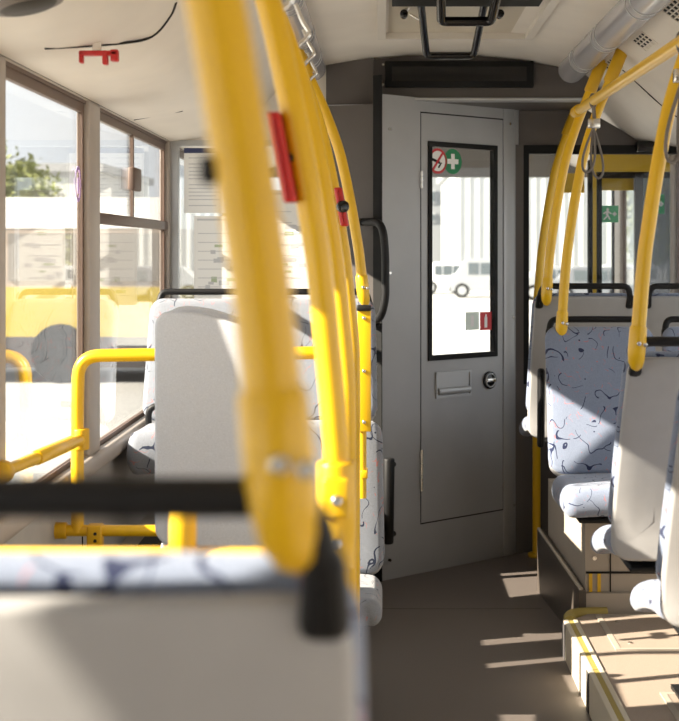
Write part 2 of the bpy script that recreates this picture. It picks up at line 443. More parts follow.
new_obj('pane', dbox(wul + .02, wur - .02, -.010, -.006, wz0 + .02, wz1 - .02), GLASS2, leaf)
zband = dz(427, 174)
# recessed handle and lock
hu0, hu1, hz1, hz0 = du(435), du(470), dz(452, 371), dz(452, 397)
rh = new_obj('recessed_handle', join(dring(hu0, hu1, hz0, hz1, .009, .002, .010), dbox(hu0 + .009, hu1 - .009, .0022, .004, hz0 + .009, hz1 - .009)), FRAMEM, leaf)
me = tube([DP(hu0 + .012, .006, hz0 + .03), DP(hu1 - .012, .006, hz0 + .03)], .016, 12)
new_obj('finger_grip', me, FRAMEM, rh)
lu, lz = du(488.5), dz(488.5, 380)
lk = new_obj('door_lock', cyl(DP(lu, .001, lz), DP(lu, .014, lz), .040, 24, bev=.004), BLKG, leaf)
new_obj('lock_ring', tube([DP(lu + .030 * math.cos(a), .015, lz + .030 * math.sin(a)) for a in [k * math.pi / 12 for k in range(24)]], .003, 8, True), FRAMEM, lk)
new_obj('lock_lever', dbox(lu - .028, lu + .028, .013, .022, lz - .009, lz + .009, .003), CHROME, lk)
for (pa, pb) in ((171, 189), (449, 491)):
    z1_, z0_ = dz(423, pa), dz(423, pb)
    for q in range(3):
        zz = z0_ + (z1_ - z0_) * q / 3
        new_obj('hinge', cyl(DP(ul - .002, .006, zz + .002), DP(ul - .002, .006, zz + (z1_ - z0_) / 3 - .002), .007, 10), CHROME, dr)
for (px, py) in ((389, 129), (509, 124), (389, 273), (389, 560), (512, 317), (513, 505)):
    u = du(px); z = dz(px, py)
    new_obj('screw', cyl(DP(u, -.001, z), DP(u, .010, z), .006, 10), CHROME if py != 560 else RUB, dr)
# black handles beside the cab door
hb = thing('grab_bar', 'curved black grab handle at the edge of the cab door, upper one', 'handle', DP(0.0, 0.02, dz(384, 320)), 'black handles by the cab door')
q = lambda px, py, dd: P(px, py, dd)
new_obj('grip', tube(fillet([q(361, 222, 5.93), q(382, 222, 5.80), q(385.5, 250, 5.80), q(385.5, 300, 5.80), q(381, 318, 5.82), q(368, 322, 5.93)], 0.06, 6), 0.0165, 12), BLK, hb)
new_obj('mount', cyl(q(363, 222, 5.90), q(363, 222, 6.12), .016, 12), BLK, hb)
new_obj('mount', cyl(q(369, 321, 5.90), q(369, 321, 6.12), .016, 12), BLK, hb)
hb2 = thing('grab_bar', 'straight black vertical grab handle on the cab door surround, lower one', 'handle', DP(0.02, 0.01, dz(388, 545)), 'black handles by the cab door')
new_obj('grip', cyl(P(389, 458, 5.95), P(388, 544, 5.95), .024, 14, .023, .008), BLK, hb2)
for py in (466, 536): new_obj('mount', cyl(P(389, py, 5.96), P(389, py, 5.96) + Vector((.02, .05, 0)), .012, 10), BLK, hb2)

# header over the door with the dark display
wh = struct_root('trim_2', (0.4, 6.3, 2.0), 'dark header panel above the cab door')
hp = [(-0.050, 2.058), (-0.050, 2.224)] + [(x, z - .002) for (x, z) in prof if -0.035 < x < 0.95] + [(0.95, 2.058)]
new_obj('header_face', prism(hp, lambda x, z: (x, 6.17, z), lambda x, z: (x, 6.22, z)), DARKP, wh)
new_obj('header_lip', box(-0.035, 0.95, 6.15, 6.23, 2.045, 2.058, .003), FRAMEM, wh)
new_obj('header_soffit', box(-0.035, 0.95, 6.23, 6.66, 2.046, 2.056), DARKP, wh)
a_, b_ = P(385, 88, 6.17), P(533, 62, 6.17)
dsp = thing('information_display', 'long black unlit information display above the cab door', 'display', (a_.x, 6.17, a_.z))
new_obj('housing', box(a_.x, b_.x, 6.135, 6.168, a_.z, b_.z, .004), RUB, dsp)
new_obj('screen', box(a_.x + .03, b_.x - .03, 6.130, 6.1345, a_.z + .025, b_.z - .025), BLKG, dsp)
for zz in (a_.z + .006, b_.z - .02): new_obj('screw', cyl((a_.x - .008, 6.169, zz + .008), (a_.x - .008, 6.16, zz + .008), .005, 8), CHROME, dsp)

# right bulkhead beside the door and glazed screen behind the front seats
wp = struct_root('wall_screen', (1.0, 6.6, 0), 'dark bulkhead and glazed screen between the cab door and the front entrance')
new_obj('upper_panel', prism([(0.60, 1.885), (0.60, 2.045), (0.95, 2.045)] + [(x, z - .003) for (x, z) in prof if 0.95 < x <= 1.44] + [(1.44, 1.86)], lambda x, z: (x, 6.60, z), lambda x, z: (x, 6.64, z)), DARKP, wp)
new_obj('narrow_panel', box(0.592, 0.648, 6.57, 6.64, 0, 1.885), DARKP, wp)
new_obj('lower_panel', box(0.648, 1.44, 6.60, 6.64, 0, 0.78), DARKP, wp)
new_obj('screen_frame', join(box(0.648, 0.675, 6.585, 6.64, 0.78, 1.885), box(0.675, 1.41, 6.585, 6.64, 1.845, 1.885), box(1.41, 1.44, 6.585, 6.64, .78, 1.885), box(0.675, 1.41, 6.585, 6.64, .78, .81)), RUB, wp)
new_obj('screen_pane', box(0.675, 1.41, 6.61, 6.616, 0.81, 1.845), GLASS2, wp)
bx_ = P(640, 148, 6.57)
new_obj('screen_bracket', box(bx_.x - .02, bx_.x + .12, 6.53, 6.584, bx_.z - .02, bx_.z + .03, .006), BLKG, wp)

# front entrance: yellow header, black posts, glazed leaves
ED = 7.20
en = struct_root('door_2', (1.2, ED, 0), 'front entrance with yellow header and black framed glass')
def eb(px0, px1, py0, py1, dy0=0.0, dy1=0.04, bev=0.0):
    a = P(px0, py1, ED); b = P(px1, py0, ED)
    return box(a.x, b.x, ED + dy0, ED + dy1, a.z, b.z, bev)
YENT = mat('yellow_header', (0.62, 0.40, 0.012), 0.4)
new_obj('header', eb(592, 672, 154, 172, -.03, .05), YENT, en)
new_obj('header', eb(562, 590, 171, 191, .2, .25), YENT, en)
new_obj('post', eb(588.5, 592.5, 160, 600), RUB, en)
new_obj('post', eb(593, 596.5, 172, 600), YENT, en)
new_obj('post', eb(597, 602, 172, 600), RUB, en)
new_obj('post', eb(635, 643, 172, 600), mat('grey_post', (0.12, 0.125, 0.13), 0.4), en)
new_obj('head_bar', eb(597, 672, 172, 178), RUB, en)
new_obj('inner_header', eb(602, 635, 178, 190, .04, .06), YENT, en)
new_obj('leaf_pane', eb(602, 635, 190, 560, .015, .02), GLASS2, en)
new_obj('leaf_pane', eb(643, 672, 178, 560, .015, .02), SMOKE, en)

# ------------------------------------------------ raised floors
pl = struct_root('floor_platform', (1.0, 2.0, 0), 'raised beige vinyl floor with striped nosing under the paired seats')
ZP = 0.118; XE = 0.622
new_obj('platform_top', plan([(XE + .05, YB), (XR, YB), (XR, 5.02), (XE + .10, 5.02), (XE + .05, 4.96)], 0, ZP), PLATM, pl)
ys = [YB, 0.6, 2.2, 3.62, 4.34, 4.93]
for i in range(len(ys) - 1):
    y0, y1 = ys[i], ys[i + 1] - .006
    new_obj('nosing_side', box(XE, XE + .012, y0, y1, 0.0, ZP + .002), CREAMS, pl)
    new_obj('nosing_strip', box(XE, XE + .018, y0, y1, ZP, ZP + .006, .002), CREAMS, pl)
    new_obj('nosing_strip', box(XE + .018, XE + .034, y0, y1, ZP - .02, ZP + .005), YELS, pl)
    new_obj('nosing_strip', box(XE + .034, XE + .05, y0, y1, ZP - .02, ZP + .006, .002), CREAMS, pl)
for (y0, y1) in ((4.30, 4.345), (4.86, 4.93)):
    new_obj('black_patch', box(XE - .003, XE + .014, y0, y1, 0.0, ZP + .0015), mat('grey_rubber', (.08, .075, .075), .6), pl)
new_obj('nosing_corner', tube(smoothpath([(XE + .025, 4.93, ZP - .005), (XE + .035, 5.0, ZP - .005), (XE + .075, 5.035, ZP - .004), (XE + .17, 5.045, ZP - .004)], 5), .022, 10), YELS, pl)
for (x0, x1, y0, y1) in ((0.745, 1.15, 4.56, 5.0), (0.80, 1.25, 3.62, 4.12)):
    h = thing('floor_hatch', 'metal framed access hatch set in the beige platform, %s' % ('by the seat podium' if y0 > 4.3 else 'under the forward-facing seat'), 'floor hatch', (x0, y0, ZP))
    t = .018
    new_obj('frame', join(box(x0, x1, y0, y0 + t, ZP, ZP + .004), box(x0, x1, y1 - t, y1, ZP, ZP + .004), box(x0, x0 + t, y0 + t, y1 - t, ZP, ZP + .004), box(x1 - t, x1, y0 + t, y1 - t, ZP, ZP + .004)), BEIGE, h)
    new_obj('plate', box(x0 + t, x1 - t, y0 + t, y1 - t, ZP, ZP + .002), PLATM, h)
    for yy in (y0 + .08, y1 - .10): new_obj('screw', cyl((x0 + .06, yy, ZP + .002), (x0 + .06, yy, ZP + .005), .008, 10), CHROME, h)
pod = struct_root('floor_podium', (1.0, 5.4, 0), 'seat podium with dark side panel and beige box')
new_obj('side_panel', prism([(.634, 5.86), (.694, 5.05), (.72, 5.05), (.66, 5.86)], lambda x, y: (x, y, 0), lambda x, y: (x, y, .254 - (5.86 - y) * .075)), mat('podium_dark', (0.075, 0.062, 0.052), .4), pod)
new_obj('panel_edge', tube([(.640, 5.85, .255), (.702, 5.055, .197)], .007, 8), BEIGE, pod)
new_obj('podium_top', plan([(.66, 5.86), (.715, 5.06), (XR, 5.06), (XR, 5.86)], 0, .18), BEIGE, pod)
new_obj('seat_box', plan([(.672, 5.80), (.722, 5.09), (1.40, 5.09), (1.40, 5.80)], .18, .47), BEIGE, pod)
new_obj('box_seam', box(.81, .814, 5.086, 5.09, .18, .47), RUB, pod)
new_obj('box_seam', box(.725, 1.40, 5.085, 5.09, .245, .252), RUB, pod)
for xx in (.735, .765):
    new_obj('warning_strip', box(xx, xx + .012, 5.083, 5.089, .12, .245), YEL, pod)
new_obj('box_screw', cyl((.755, 5.090, .30), (.755, 5.083, .30), .008, 10), CHROME, pod)
podl = struct_root('floor_riser', (-0.5, 5.4, 0), 'raised seat podium in front of the driver bulkhead')
new_obj('podium_top', box(XL, -0.09, 4.98, YP - .04, 0, .36), BEIGE, podl)
near = struct_root('floor_step', (-0.5, 0.0, 0), 'raised floor under the seat row beside the aisle')
new_obj('podium_top', box(XL, -0.05, YB, 1.75, 0, .22), PLATM, near)

# ================================================================== seats
def seat(label, cx, y0, zf, zc, ztop, rz, group, wd_=0.42, lean=0.20, fabric=FAB, shellm=SHELL, handle=True, ped=True, slope=0.0, droop=0.0, SH=.03, ct=.082, hand_h=0.055, inset=0.028, arm=False, padtop=0.012):
    """local frame: +Y the way the sitter faces, back shell foot at y=0; y0 = depth of that foot"""
    r = thing('bus_seat', label, 'seat', (cx, y0, zf), group, rz)
    H = ztop - zc; zb = zc - zf + 0.02
    def back(off, bulge):
        def f(u, v, k):
            vv = v + H / 2 if True else v
            t = vv / H
            taper = 1 - 0.05 * max(0, t)
            y = -lean * (t ** 1.15 if t > 0 else 0) + off + k + bulge * (1 - (2 * u / wd_) ** 2)
            dome = slope * max(0, t) * 1.35 * max(0, u + .115) ** 2
            return Vector((u * taper, y, zb + vv - dome))
        return f
    def shell_f(u, v, k):
        return back(0, -0.012)(u, v - SH / 2, k)
    new_obj('back_shell', slab(wd_, H - .012 + SH, .026, .05, .010, shell_f, rt=.04), shellm, r, True)
    pad = new_obj('backrest', slab(wd_ + .012, H + padtop, .050, .055, .022, back(.036, 0.006), rt=.05 if slope == 0 else .085), fabric, r, True)
    def cu(u, v, k):
        yy = v + .20
        return Vector((u, yy + .03, zc - zf + .010 - ct / 2 + k + 0.010 * (1 - (2 * u / wd_) ** 2) + ((.01 - droop) * (yy / .4) ** 2 if yy > 0 else 0)))
    new_obj('seat_cushion', slab(wd_ - .004, .41, ct, .045, min(.034, ct * .42), cu), fabric, r, True)
    new_obj('seat_pan', box(-wd_ / 2 + .06, wd_ / 2 - .06, .05, .36, zc - zf - .105, zc - zf - .085, .008), BLK, r, True)
    if ped:
        new_obj('pedestal', join(box(-.05 + (.11 if ped == 2 else 0), .05 + (.11 if ped == 2 else 0), .10, .30, 0, zc - zf - .10), box(-.08 + (.10 if ped == 2 else 0), .18, .06, .34, 0, .012)), BLK, r, True)
    if handle:
        hx = wd_ / 2 - inset; zt = ztop - zf + hand_h
        ys_ = lambda z: -lean * min(1.1, (z - zb) / H) ** 1.15 - .016
        pts = fillet([(-hx, ys_(zt - .085) + .006, zt - .085), (-hx, ys_(zt - .04), zt - .04), (-hx + .012, ys_(zt - .01), zt), (hx - .012, ys_(zt - .01), zt), (hx, ys_(zt - .04), zt - .04), (hx, ys_(zt - .085) + .006, zt - .085)], .04, 6)
        hnd = new_obj('top_handle', tube(pts, .0125, 12), BLK, r, True)
        for sx in (-1, 1):
            new_obj('handle_lug', slab(.036, .060, .030, .012, .007, lambda u, v, k, sx=sx: Vector((sx * hx + u * (.85 - 4 * v), ys_(zt - .062 + v) + .004 + k, zt - .062 + v)), rings=1, n=3), BLK, hnd, True)
    if arm:
        new_obj('armrest', tube(fillet([(arm * (wd_ / 2 - .03), .10, zc - zf), (arm * (wd_ / 2 - .03), .11, zc - zf + .075), (arm * (wd_ / 2 - .03) * .2, .11, zc - zf + .085)], .05, 6), .012, 10), BLK, r, True)
    return r
PI = math.pi
# by the window wall with the rails
seat('near grey shelled seat with black handle beside the blurred yellow pole', -0.218, 0.98, .22, .66, 1.172, 0, 'forward facing seats', lean=.09, hand_h=.078, padtop=.022)
gr = seat('pale grey plush-backed seat behind the yellow arched rail', -0.393, 3.58, 0, .66, 1.235, 0, None, wd_=.36, lean=.06, slope=1.0, fabric=PLUSH, shellm=PLUSH, handle=False)
seat('pale patterned seat beside the side window, back against notice-covered bulkhead', -0.675, 5.30, .36, .755, 1.190, PI, 'seats backing on to the driver bulkhead', lean=.14, fabric=FABL, hand_h=.05, arm=1, ct=.15)
seat('pale patterned aisle seat backing on to the driver bulkhead', -0.235, 5.30, .36, .755, 1.190, PI, 'seats backing on to the driver bulkhead', lean=.14, fabric=FABL, hand_h=.05)
seat('low patterned aisle seat below the yellow screw plate', -0.155, 4.56, 0, .36, .83, PI, None, wd_=.31, lean=.03, fabric=FABL, handle=False)
# platform side
seat('grey shelled seat on the podium, yellow pole on its aisle corner, facing the glazed screen', 0.812, 5.94, .18, .69, 1.20, 0, 'seats behind the glazed screen', lean=.20, droop=.08, SH=.10, ct=.072)
seat('grey shelled seat on the podium next to the side window, facing the glazed screen', 1.228, 5.94, .18, .69, 1.20, 0, 'seats behind the glazed screen', wd_=.38, lean=.20, droop=.08, SH=.10, ct=.072)
seat('blue patterned aisle seat on the podium facing the platform', 0.815, 5.20, .47, .575, 1.085, PI, 'seats facing the platform', lean=.22, ped=False, hand_h=.05, ct=.10)
seat('blue patterned seat on the podium by the side window facing the platform', 1.236, 5.20, .47, .575, 1.085, PI, 'seats facing the platform', wd_=.38, lean=.22, ped=False, hand_h=.05, ct=.10)
seat('grey shelled forward seat on the platform with a yellow pole clamped to its corner', 0.822, 3.83, ZP, .625, 1.115, 0, 'seats on the beige platform', lean=.22, ped=2, droop=.09, SH=.085, ct=.072)
seat('sunlit grey shelled forward seat on the platform, row behind the pole-clamped seat', 0.822, 3.15, ZP, .625, 1.115, 0, 'seats on the beige platform', lean=.22, ped=2, droop=.09, SH=.085, ct=.072)
# black bumper handle on the podium seat side
ah = thing('side_armrest', 'black vertical side grip on the podium seat facing the screen', 'armrest', P(541, 445, 5.74))
new_obj('grip', slab(.030, .32, .05, .012, .010, lambda u, v, k: P(541, 408, 5.72) + Vector((u, k - .25 * v * 0.15, v)), rings=1, n=4), BLK, ah)

# ================================================================== yellow poles
def pole_pts(x0, y0, zb, sgn, lean_y=0.0):
    """profile bends outward (sgn) towards the light strip"""
    sc = 1.0 if sgn < 0 else 0.86
    prof_p = [(1.05, 0), (1.15, .003), (1.25, .012), (1.37, .024), (1.45, .036), (1.55, .053), (1.66, .075), (1.77, .102), (1.90, .15), (2.03, .21), (2.125, .255)]
    def g(z):
        for (a, b) in zip(prof_p, prof_p[1:]):
            if a[0] <= z <= b[0]: return a[1] + (b[1] - a[1]) * (z - a[0]) / (b[0] - a[0])
        return 0.0
    pf = [(0.0, zb)] + ([(0.0, .55)] if zb < 1 else []) + [((g(z) - g(zb)) * sc, z) for (z, q_) in prof_p if z > zb + .10]
    return smoothpath([Vector((x0 + sgn * dx, y0 - lean_y * max(0, z - 1.1), z)) for (dx, z) in pf], 6)
def pole(label, x0, y0, zb, sgn, group, clamp=True, r=.0185, lean_y=0.0, to_floor=False):
    t = thing('grab_pole', label, 'pole', (x0, y0, zb), group)
    pts = pole_pts(x0, y0, zb, sgn, lean_y)
    tb = new_obj('tube', tube(pts, r, 18), YEL, t)
    e1, e0 = pts[-1], pts[-7]
    new_obj('top_socket', cyl(e0, e1 + (e1 - e0).normalized() * .05, r + .006, 14, bev=.004), YELD, t)
    if clamp:
        z = zb
        tz = (pts[4] - pts[0]).normalized(); b0 = pts[0]
        c = new_obj('corner_clamp', tube([b0 + tz * .055, b0 + tz * .050, b0 + tz * .02, b0 - tz * .01, b0 - tz * .035 + Vector((.002, .004, 0)), b0 - tz * .05 + Vector((.005, .008, 0)), b0 - tz * .057 + Vector((.007, .01, 0))],
            [r + .001, r + .0035, r + .004, r + .004, r + .002, r - .004, r - .012], 16), YEL, t)
        for dx in (.001, .017):
            new_obj('bolt', cyl((x0 + dx, y0 - r - .001, z + .012 - dx * .2), (x0 + dx, y0 - r - .010, z + .012 - dx * .2), .006, 10, bev=.002), CHROME, c)
    if to_floor:
        new_obj('floor_flange', cyl((x0, y0, zb), (x0, y0, zb + .02), r + .02, 16, bev=.005), YELD, t)
    return t
G = 'yellow poles along the aisle'
p1 = pole('thick blurred yellow pole clamped to the corner of the near grey seat', -0.062, 0.862, 1.262, -1, G, lean_y=0.0)
b_ = P(213, 170, 0.862)
new_obj('black_button', slab(.016, .018, .02, .004, .003, lambda u, v, k: b_ + Vector((u, k, v)), rings=1, n=3), BLK, p1)
p2 = pole('yellow pole carrying a long red box and the low cross rail', -0.066, 2.02, 0.0, -1, G, clamp=False, to_floor=True)
p3 = pole('plain yellow pole between the red box pole and the arched rail', -0.074, 2.95, 0.0, -1, G, clamp=False, to_floor=True)
p4 = pole('yellow pole with red stop button joined to the arched rail', -0.083, 4.00, 0.0, -1, G, clamp=False, to_floor=True)
p5 = pole('yellow pole rising above the aisle seat at the driver bulkhead', -0.072, 5.12, 1.255, -1, G)
GR = 'yellow poles along the platform'
q0 = pole('yellow pole by the glazed screen, with a thick sleeve near its top', 0.70, 6.50, 0.0, 1, GR, clamp=False, to_floor=True)
q1 = pole('yellow pole on the podium seat facing the screen, end of the ceiling rail', 0.655, 5.70, 1.235, 1, GR)
q2 = pole('yellow pole on the blue patterned podium seat', 0.672, 5.36, 1.115, 1, GR)
q3 = pole('yellow pole clamped to the grey platform seat, crossing the ceiling rail', 0.636, 3.57, 1.155, 1, GR)
# grip loop on the far pole
qp = [v for v in pole_pts(0.70, 6.50, 0.0, 1) if 1.90 < v.z < 2.06]
new_obj('lower_sleeve', tube(qp, .026, 14), YELD, q0)
# red box on pole 2, red stop button on pole 4
def on_pole(px_y, pts):
    return min(pts, key=lambda v: abs((VY - (v.z - CZ) * FPX / v.y) - px_y))
pp2 = pole_pts(-0.066, 2.02, 0, -1)
rb = thing('red_box', 'long red box strapped along the yellow pole with the low cross rail', 'red box', on_pole(205, pp2))
a, b = on_pole(205, pp2), on_pole(108, pp2)
a = P(293, 203, 2.0); b = P(276, 112, 2.0)
dirv = (b - a)
new_obj('box_body', slab(.020, dirv.length, .034, .004, .003, lambda u, v, k: (a + b) / 2 + dirv.normalized() * v + Vector((u - .003, k, 0)), rings=1, n=3), REDP, rb)
new_obj('box_clip', cyl((a + b) / 2, (a + b) / 2 + Vector((.02, .02, 0)), .006, 8), BLK, rb)
c4 = P(341.5, 207, 3.97)
sb = thing('stop_button', 'red stop button with black push cap on the pole of the arched rail', 'button', c4)
d4 = (P(338, 187, 3.97) - P(345, 226, 3.97)); L4 = d4.length; d4.normalize()
new_obj('holder', slab(.024, L4, .03, .006, .004, lambda u, v, k: c4 + d4 * v + Vector((u, k - .012, 0)), rings=1, n=3), REDP, sb)
new_obj('push_cap', cyl(c4 + Vector((0, -.022, 0)), c4 + Vector((.008, -.048, 0)), .017, 16, bev=.004), BLKG, sb)
# yellow screw plate on the low aisle seat
pa, pb = P(357.5, 431, 4.42), P(371, 305, 4.42)
sp_ = thing('screw_plate', 'flat yellow post with three screws and a black cap over the low aisle seat', 'post', (pa.x, 4.42, pa.z))
new_obj('plate', box(pa.x, pb.x, 4.40, 4.43, pa.z, pb.z - .015, .002), YEL, sp_)
new_obj('cap', box(pa.x - .003, pb.x + .001, 4.39, 4.44, pb.z - .018, pb.z, .005), BLK, sp_)
new_obj('lower_post', cyl((pb.x - .026, 4.425, .63), (pb.x - .026, 4.425, pa.z), .012, 12), YEL, sp_)
new_obj('lower_bracket', box(pb.x - .032, pb.x - .010, 4.40, 4.475, P(0, 478, 4.42).z, P(0, 470, 4.42).z, .003), YEL, sp_)
for py in (318, 371, 422):
    s_ = P(364, py, 4.40)
    new_obj('screw', cyl(s_, s_ + Vector((0, -.006, 0)), .006, 10, bev=.002), CHROME, sp_)

# ================================================================== rails
# cross rail in front of the near seat
lr = thing('cross_rail', 'straight yellow cross rail with short upright stub beyond the near seat', 'rail', P(183, 553, 2.02))
y_ = 2.02; zr = P(0, 553, y_).z
new_obj('rail_tube', tube([(-0.90, y_, zr), (-0.07, y_, zr - .003)], .0115, 14), YEL, lr)
s_ = P(183, 553, y_)
st = new_obj('stub', cyl((s_.x, y_, zr - .022), (s_.x, y_, zr + .085), .0195, 16, bev=.004), YEL, lr)
new_obj('stub_bolt', cyl((s_.x + .004, y_ - .019, zr - .012), (s_.x + .004, y_ - .026, zr - .012), .006, 10), CHROME, st)
cl = P(337, 496, y_)
cb = new_obj('pole_clamp', join(cyl((-0.066, y_, zr - .02), (-0.066, y_, cl.z + .05), .028, 16, bev=.005), box(-0.085, -0.047, y_ - .036, y_ - .02, cl.z - .025, cl.z + .03, .004)), YEL, lr)
for dz_ in (-.06, 0): new_obj('bolt', cyl((-0.064, y_ - .034, cl.z + dz_), (-0.064, y_ - .043, cl.z + dz_), .008, 10, bev=.002), CHROME, cb)
new_obj('end_bracket', box(P(278, 0, y_).x, P(290, 0, y_).x, y_ - .02, y_ - .008, zr - .02, zr + .015, .003), YEL, lr)
# arched rail frame
YA = 4.05
fr = thing('arched_rail', 'yellow arched rail frame beside the window pillar and grey plush seat', 'rail', P(78, 530, YA))
pA = [P(77.5, 532, YA), P(77.5, 400, YA), P(79, 356, YA), P(130, 355, YA), P(345, 352.5, YA)]
new_obj('arch_tube', tube(fillet([pA[0], pA[1], pA[2], pA[3], pA[4]], .14, 10), .0185, 16), YEL, fr)
lo0, lo1 = P(62, 530.5, YA), P(345, 531, YA)
new_obj('lower_tube', tube([lo0, lo1], .0165, 14), YEL, fr)
new_obj('end_cap', cyl(P(53, 530.5, YA), P(67, 530.5, YA), .024, 16, bev=.004), YELD, fr)
k_ = new_obj('clamp_block', box(P(88, 0, YA).x, P(103, 0, YA).x, YA - .024, YA + .02, P(0, 547, YA).z, P(0, 524, YA).z, .005), YELD, fr)
for py in (534, 541): new_obj('screw_hole', cyl(P(95, py, YA - .022), P(95, py, YA - .027), .005, 8), BLK, k_)
w0 = P(81, 439, YA)
tp = [w0, Vector((-0.895, 3.75, w0.z - .005)), Vector((-0.905, 3.30, w0.z - .012))]
new_obj('wall_tube', tube([Vector((w0.x, YA, w0.z)), P(34, 459, 3.62), P(4, 471, 3.43)], [.0165, .0165, .0145], 12), YEL, fr)
new_obj('tee_joint', cyl(w0 + Vector((0, 0, -.03)), w0 + Vector((0, 0, .03)), .024, 14, bev=.004), YELD, fr)
new_obj('sleeve', cyl(P(36, 458, 3.63), P(72, 442.5, 3.98), .0195, 14, bev=.003), YEL, fr)
new_obj('wall_flange', cyl(P(4, 471, 3.44), P(0, 473, 3.40), .028, 14, bev=.005), YELD, fr)
# ceiling rail over the platform
rl = thing('ceiling_rail', 'yellow overhead rail with strap hangers running above the platform', 'rail', P(577, 112, 5.68))
r0, r1 = P(576, 112, 5.70), P(676, 46, 3.56)
new_obj('rail_tube', tube([r0, r1, r1 + (r1 - r0) * 0.9], .0185, 16), YEL, rl)
new_obj('tee_joint', cyl(r0 + (r0 - r1).normalized() * .02, r0 + (r1 - r0).normalized() * .12, .023, 14, bev=.004), YELD, rl)
# strap hangers
def hanger(label, tpos, h, spread):
    t = thing('strap_hanger', label, 'strap hanger', tpos, 'strap hangers on the ceiling rail')
    X, Y, Z = tpos
    ring = [Vector((X + .024 * math.cos(a) * .55, Y + .026 * math.cos(a), Z + .024 * math.sin(a))) for a in [k * math.pi / 10 for k in range(20)]]
    new_obj('rail_loop', tube(ring, .005, 8, True), STRAP, t)
    zc_ = Z - .075
    new_obj('neck', tube([(X, Y - .012, Z - .02), (X + .004, Y - .01, zc_)], .007, 8), STRAP, t)
    new_obj('metal_crimp', box(X - .020, X + .024, Y - .022, Y + .004, zc_ - .025, zc_ + .01, .004), CHROME, t)
    for (dx, w2, hh) in ((-.026, .030, h), (.020, .030, h * 1.12)):
        c = []
        for k in range(24):
            a = 2 * PI * k / 24
            tt = (1 - math.cos(a)) / 2
            c.append(Vector((X + dx * tt * spread + w2 * math.sin(a) * (tt ** .7), Y - .01 + dx * .4 * tt, zc_ - .02 - hh * tt)))
        new_obj('hand_loop', tube(c, .0045, 8, True), STRAP, t)
    return t
h1 = r0 + (r1 - r0) * 0.16 + Vector((0, 0, .0))
hanger('grey double loop strap hanger at the far joint of the ceiling rail', tuple(P(593, 101, 5.17)), .165, 1.0)
hanger('grey strap hanger next to the pole of the platform seat', tuple(r0 + (r1 - r0) * 1.03), .20, 1.0)

# ================================================================== ceiling furniture
def light_strip(label, cx, cz, yend):
    t = thing('light_strip', label, 'ceiling light', (cx, yend, cz), 'tubular ceiling light strips')
    R = .056
    new_obj('cover', tube([(cx, YB + .1, cz), (cx, yend - .05, cz), (cx, yend - .025, cz), (cx, yend - .008, cz), (cx, yend, cz)], [R, R, R * .93, R * .7, R * .3], 24), STRIP, t)
    for yy in (4.3, 4.38, 5.02, 5.10, 5.6, 5.68):
        new_obj('joint_ring', tube([(cx, yy, cz), (cx, yy + .012, cz)], R + .0015, 24), FRAMEM, t)
    return t
light_strip('tubular grey light strip above the aisle poles by the rails', -0.300, 2.175, 6.12)
light_strip('tubular grey light strip above the platform poles', 0.800, 2.165, 6.10)
# chrome brackets hanging the aisle poles from the strip
for i, (px, py, d) in enumerate(((284, 10, 2.3), (304, 42, 3.4), (310, 60, 4.2), (313, 78, 5.1))):
    c = P(px, py, d)
    t = thing('rail_bracket', 'small chrome bracket under the light strip, ' + ('above the pole with the long red box', 'above the plain pole', 'above the stop button pole', 'by the driver bulkhead')[i], 'bracket', c, 'chrome brackets under the light strip')
    new_obj('hook', tube(smoothpath([c + Vector((-.02, 0, .09)), c + Vector((-.004, 0, .05)), c + Vector((.012, 0, .02)), c + Vector((-.004, 0, 0)), c + Vector((-.022, 0, -.02))], 5), .006, 8), CHROME, t)
# speaker
c = on_ceil(27, 0); n_ = ceil_n(c.x)
spk = thing('ceiling_speaker', 'round dark ceiling speaker over the side window', 'speaker', c)
new_obj('rim', cyl(c + n_ * -.004, c + n_ * .014, .075, 28, .070), mat('bronze_grey', (.16, .13, .11), .4), spk)
new_obj('grille', cyl(c + n_ * .014, c + n_ * .020, .058, 28, .050), mat('speaker_dark', (.05, .045, .04), .6), spk)
# hammer holder
c = on_ceil(99, 42); n_ = ceil_n(c.x)
hm = thing('hammer_holder', 'empty red plastic emergency hammer holder under the ceiling edge', 'holder', c)
sX = c.y / FPX
ex = Vector((1, 0, (ceil_z(c.x + .01) - ceil_z(c.x - .01)) / .02)).normalized(); 
zk = c.z - .022
new_obj('bar', box(c.x - 19 * sX, c.x + 19 * sX, c.y - .012, c.y + .012, zk - .012, zk, .003), REDP, hm)
new_obj('hook', box(c.x - 19.5 * sX, c.x - 15.5 * sX, c.y - .012, c.y + .012, zk - .030, zk, .003), REDP, hm)
new_obj('clip', box(c.x + 4 * sX, c.x + 9 * sX, c.y - .014, c.y + .012, zk - .034, zk, .003), REDP, hm)
new_obj('clip', box(c.x + 12 * sX, c.x + 19.5 * sX, c.y - .012, c.y + .012, zk - .026, zk + .003, .003), REDP, hm)
new_obj('mount', box(c.x - 6 * sX, c.x + 2 * sX, c.y - .006, c.y + .006, zk - .002, c.z + .008), CEIL, hm)
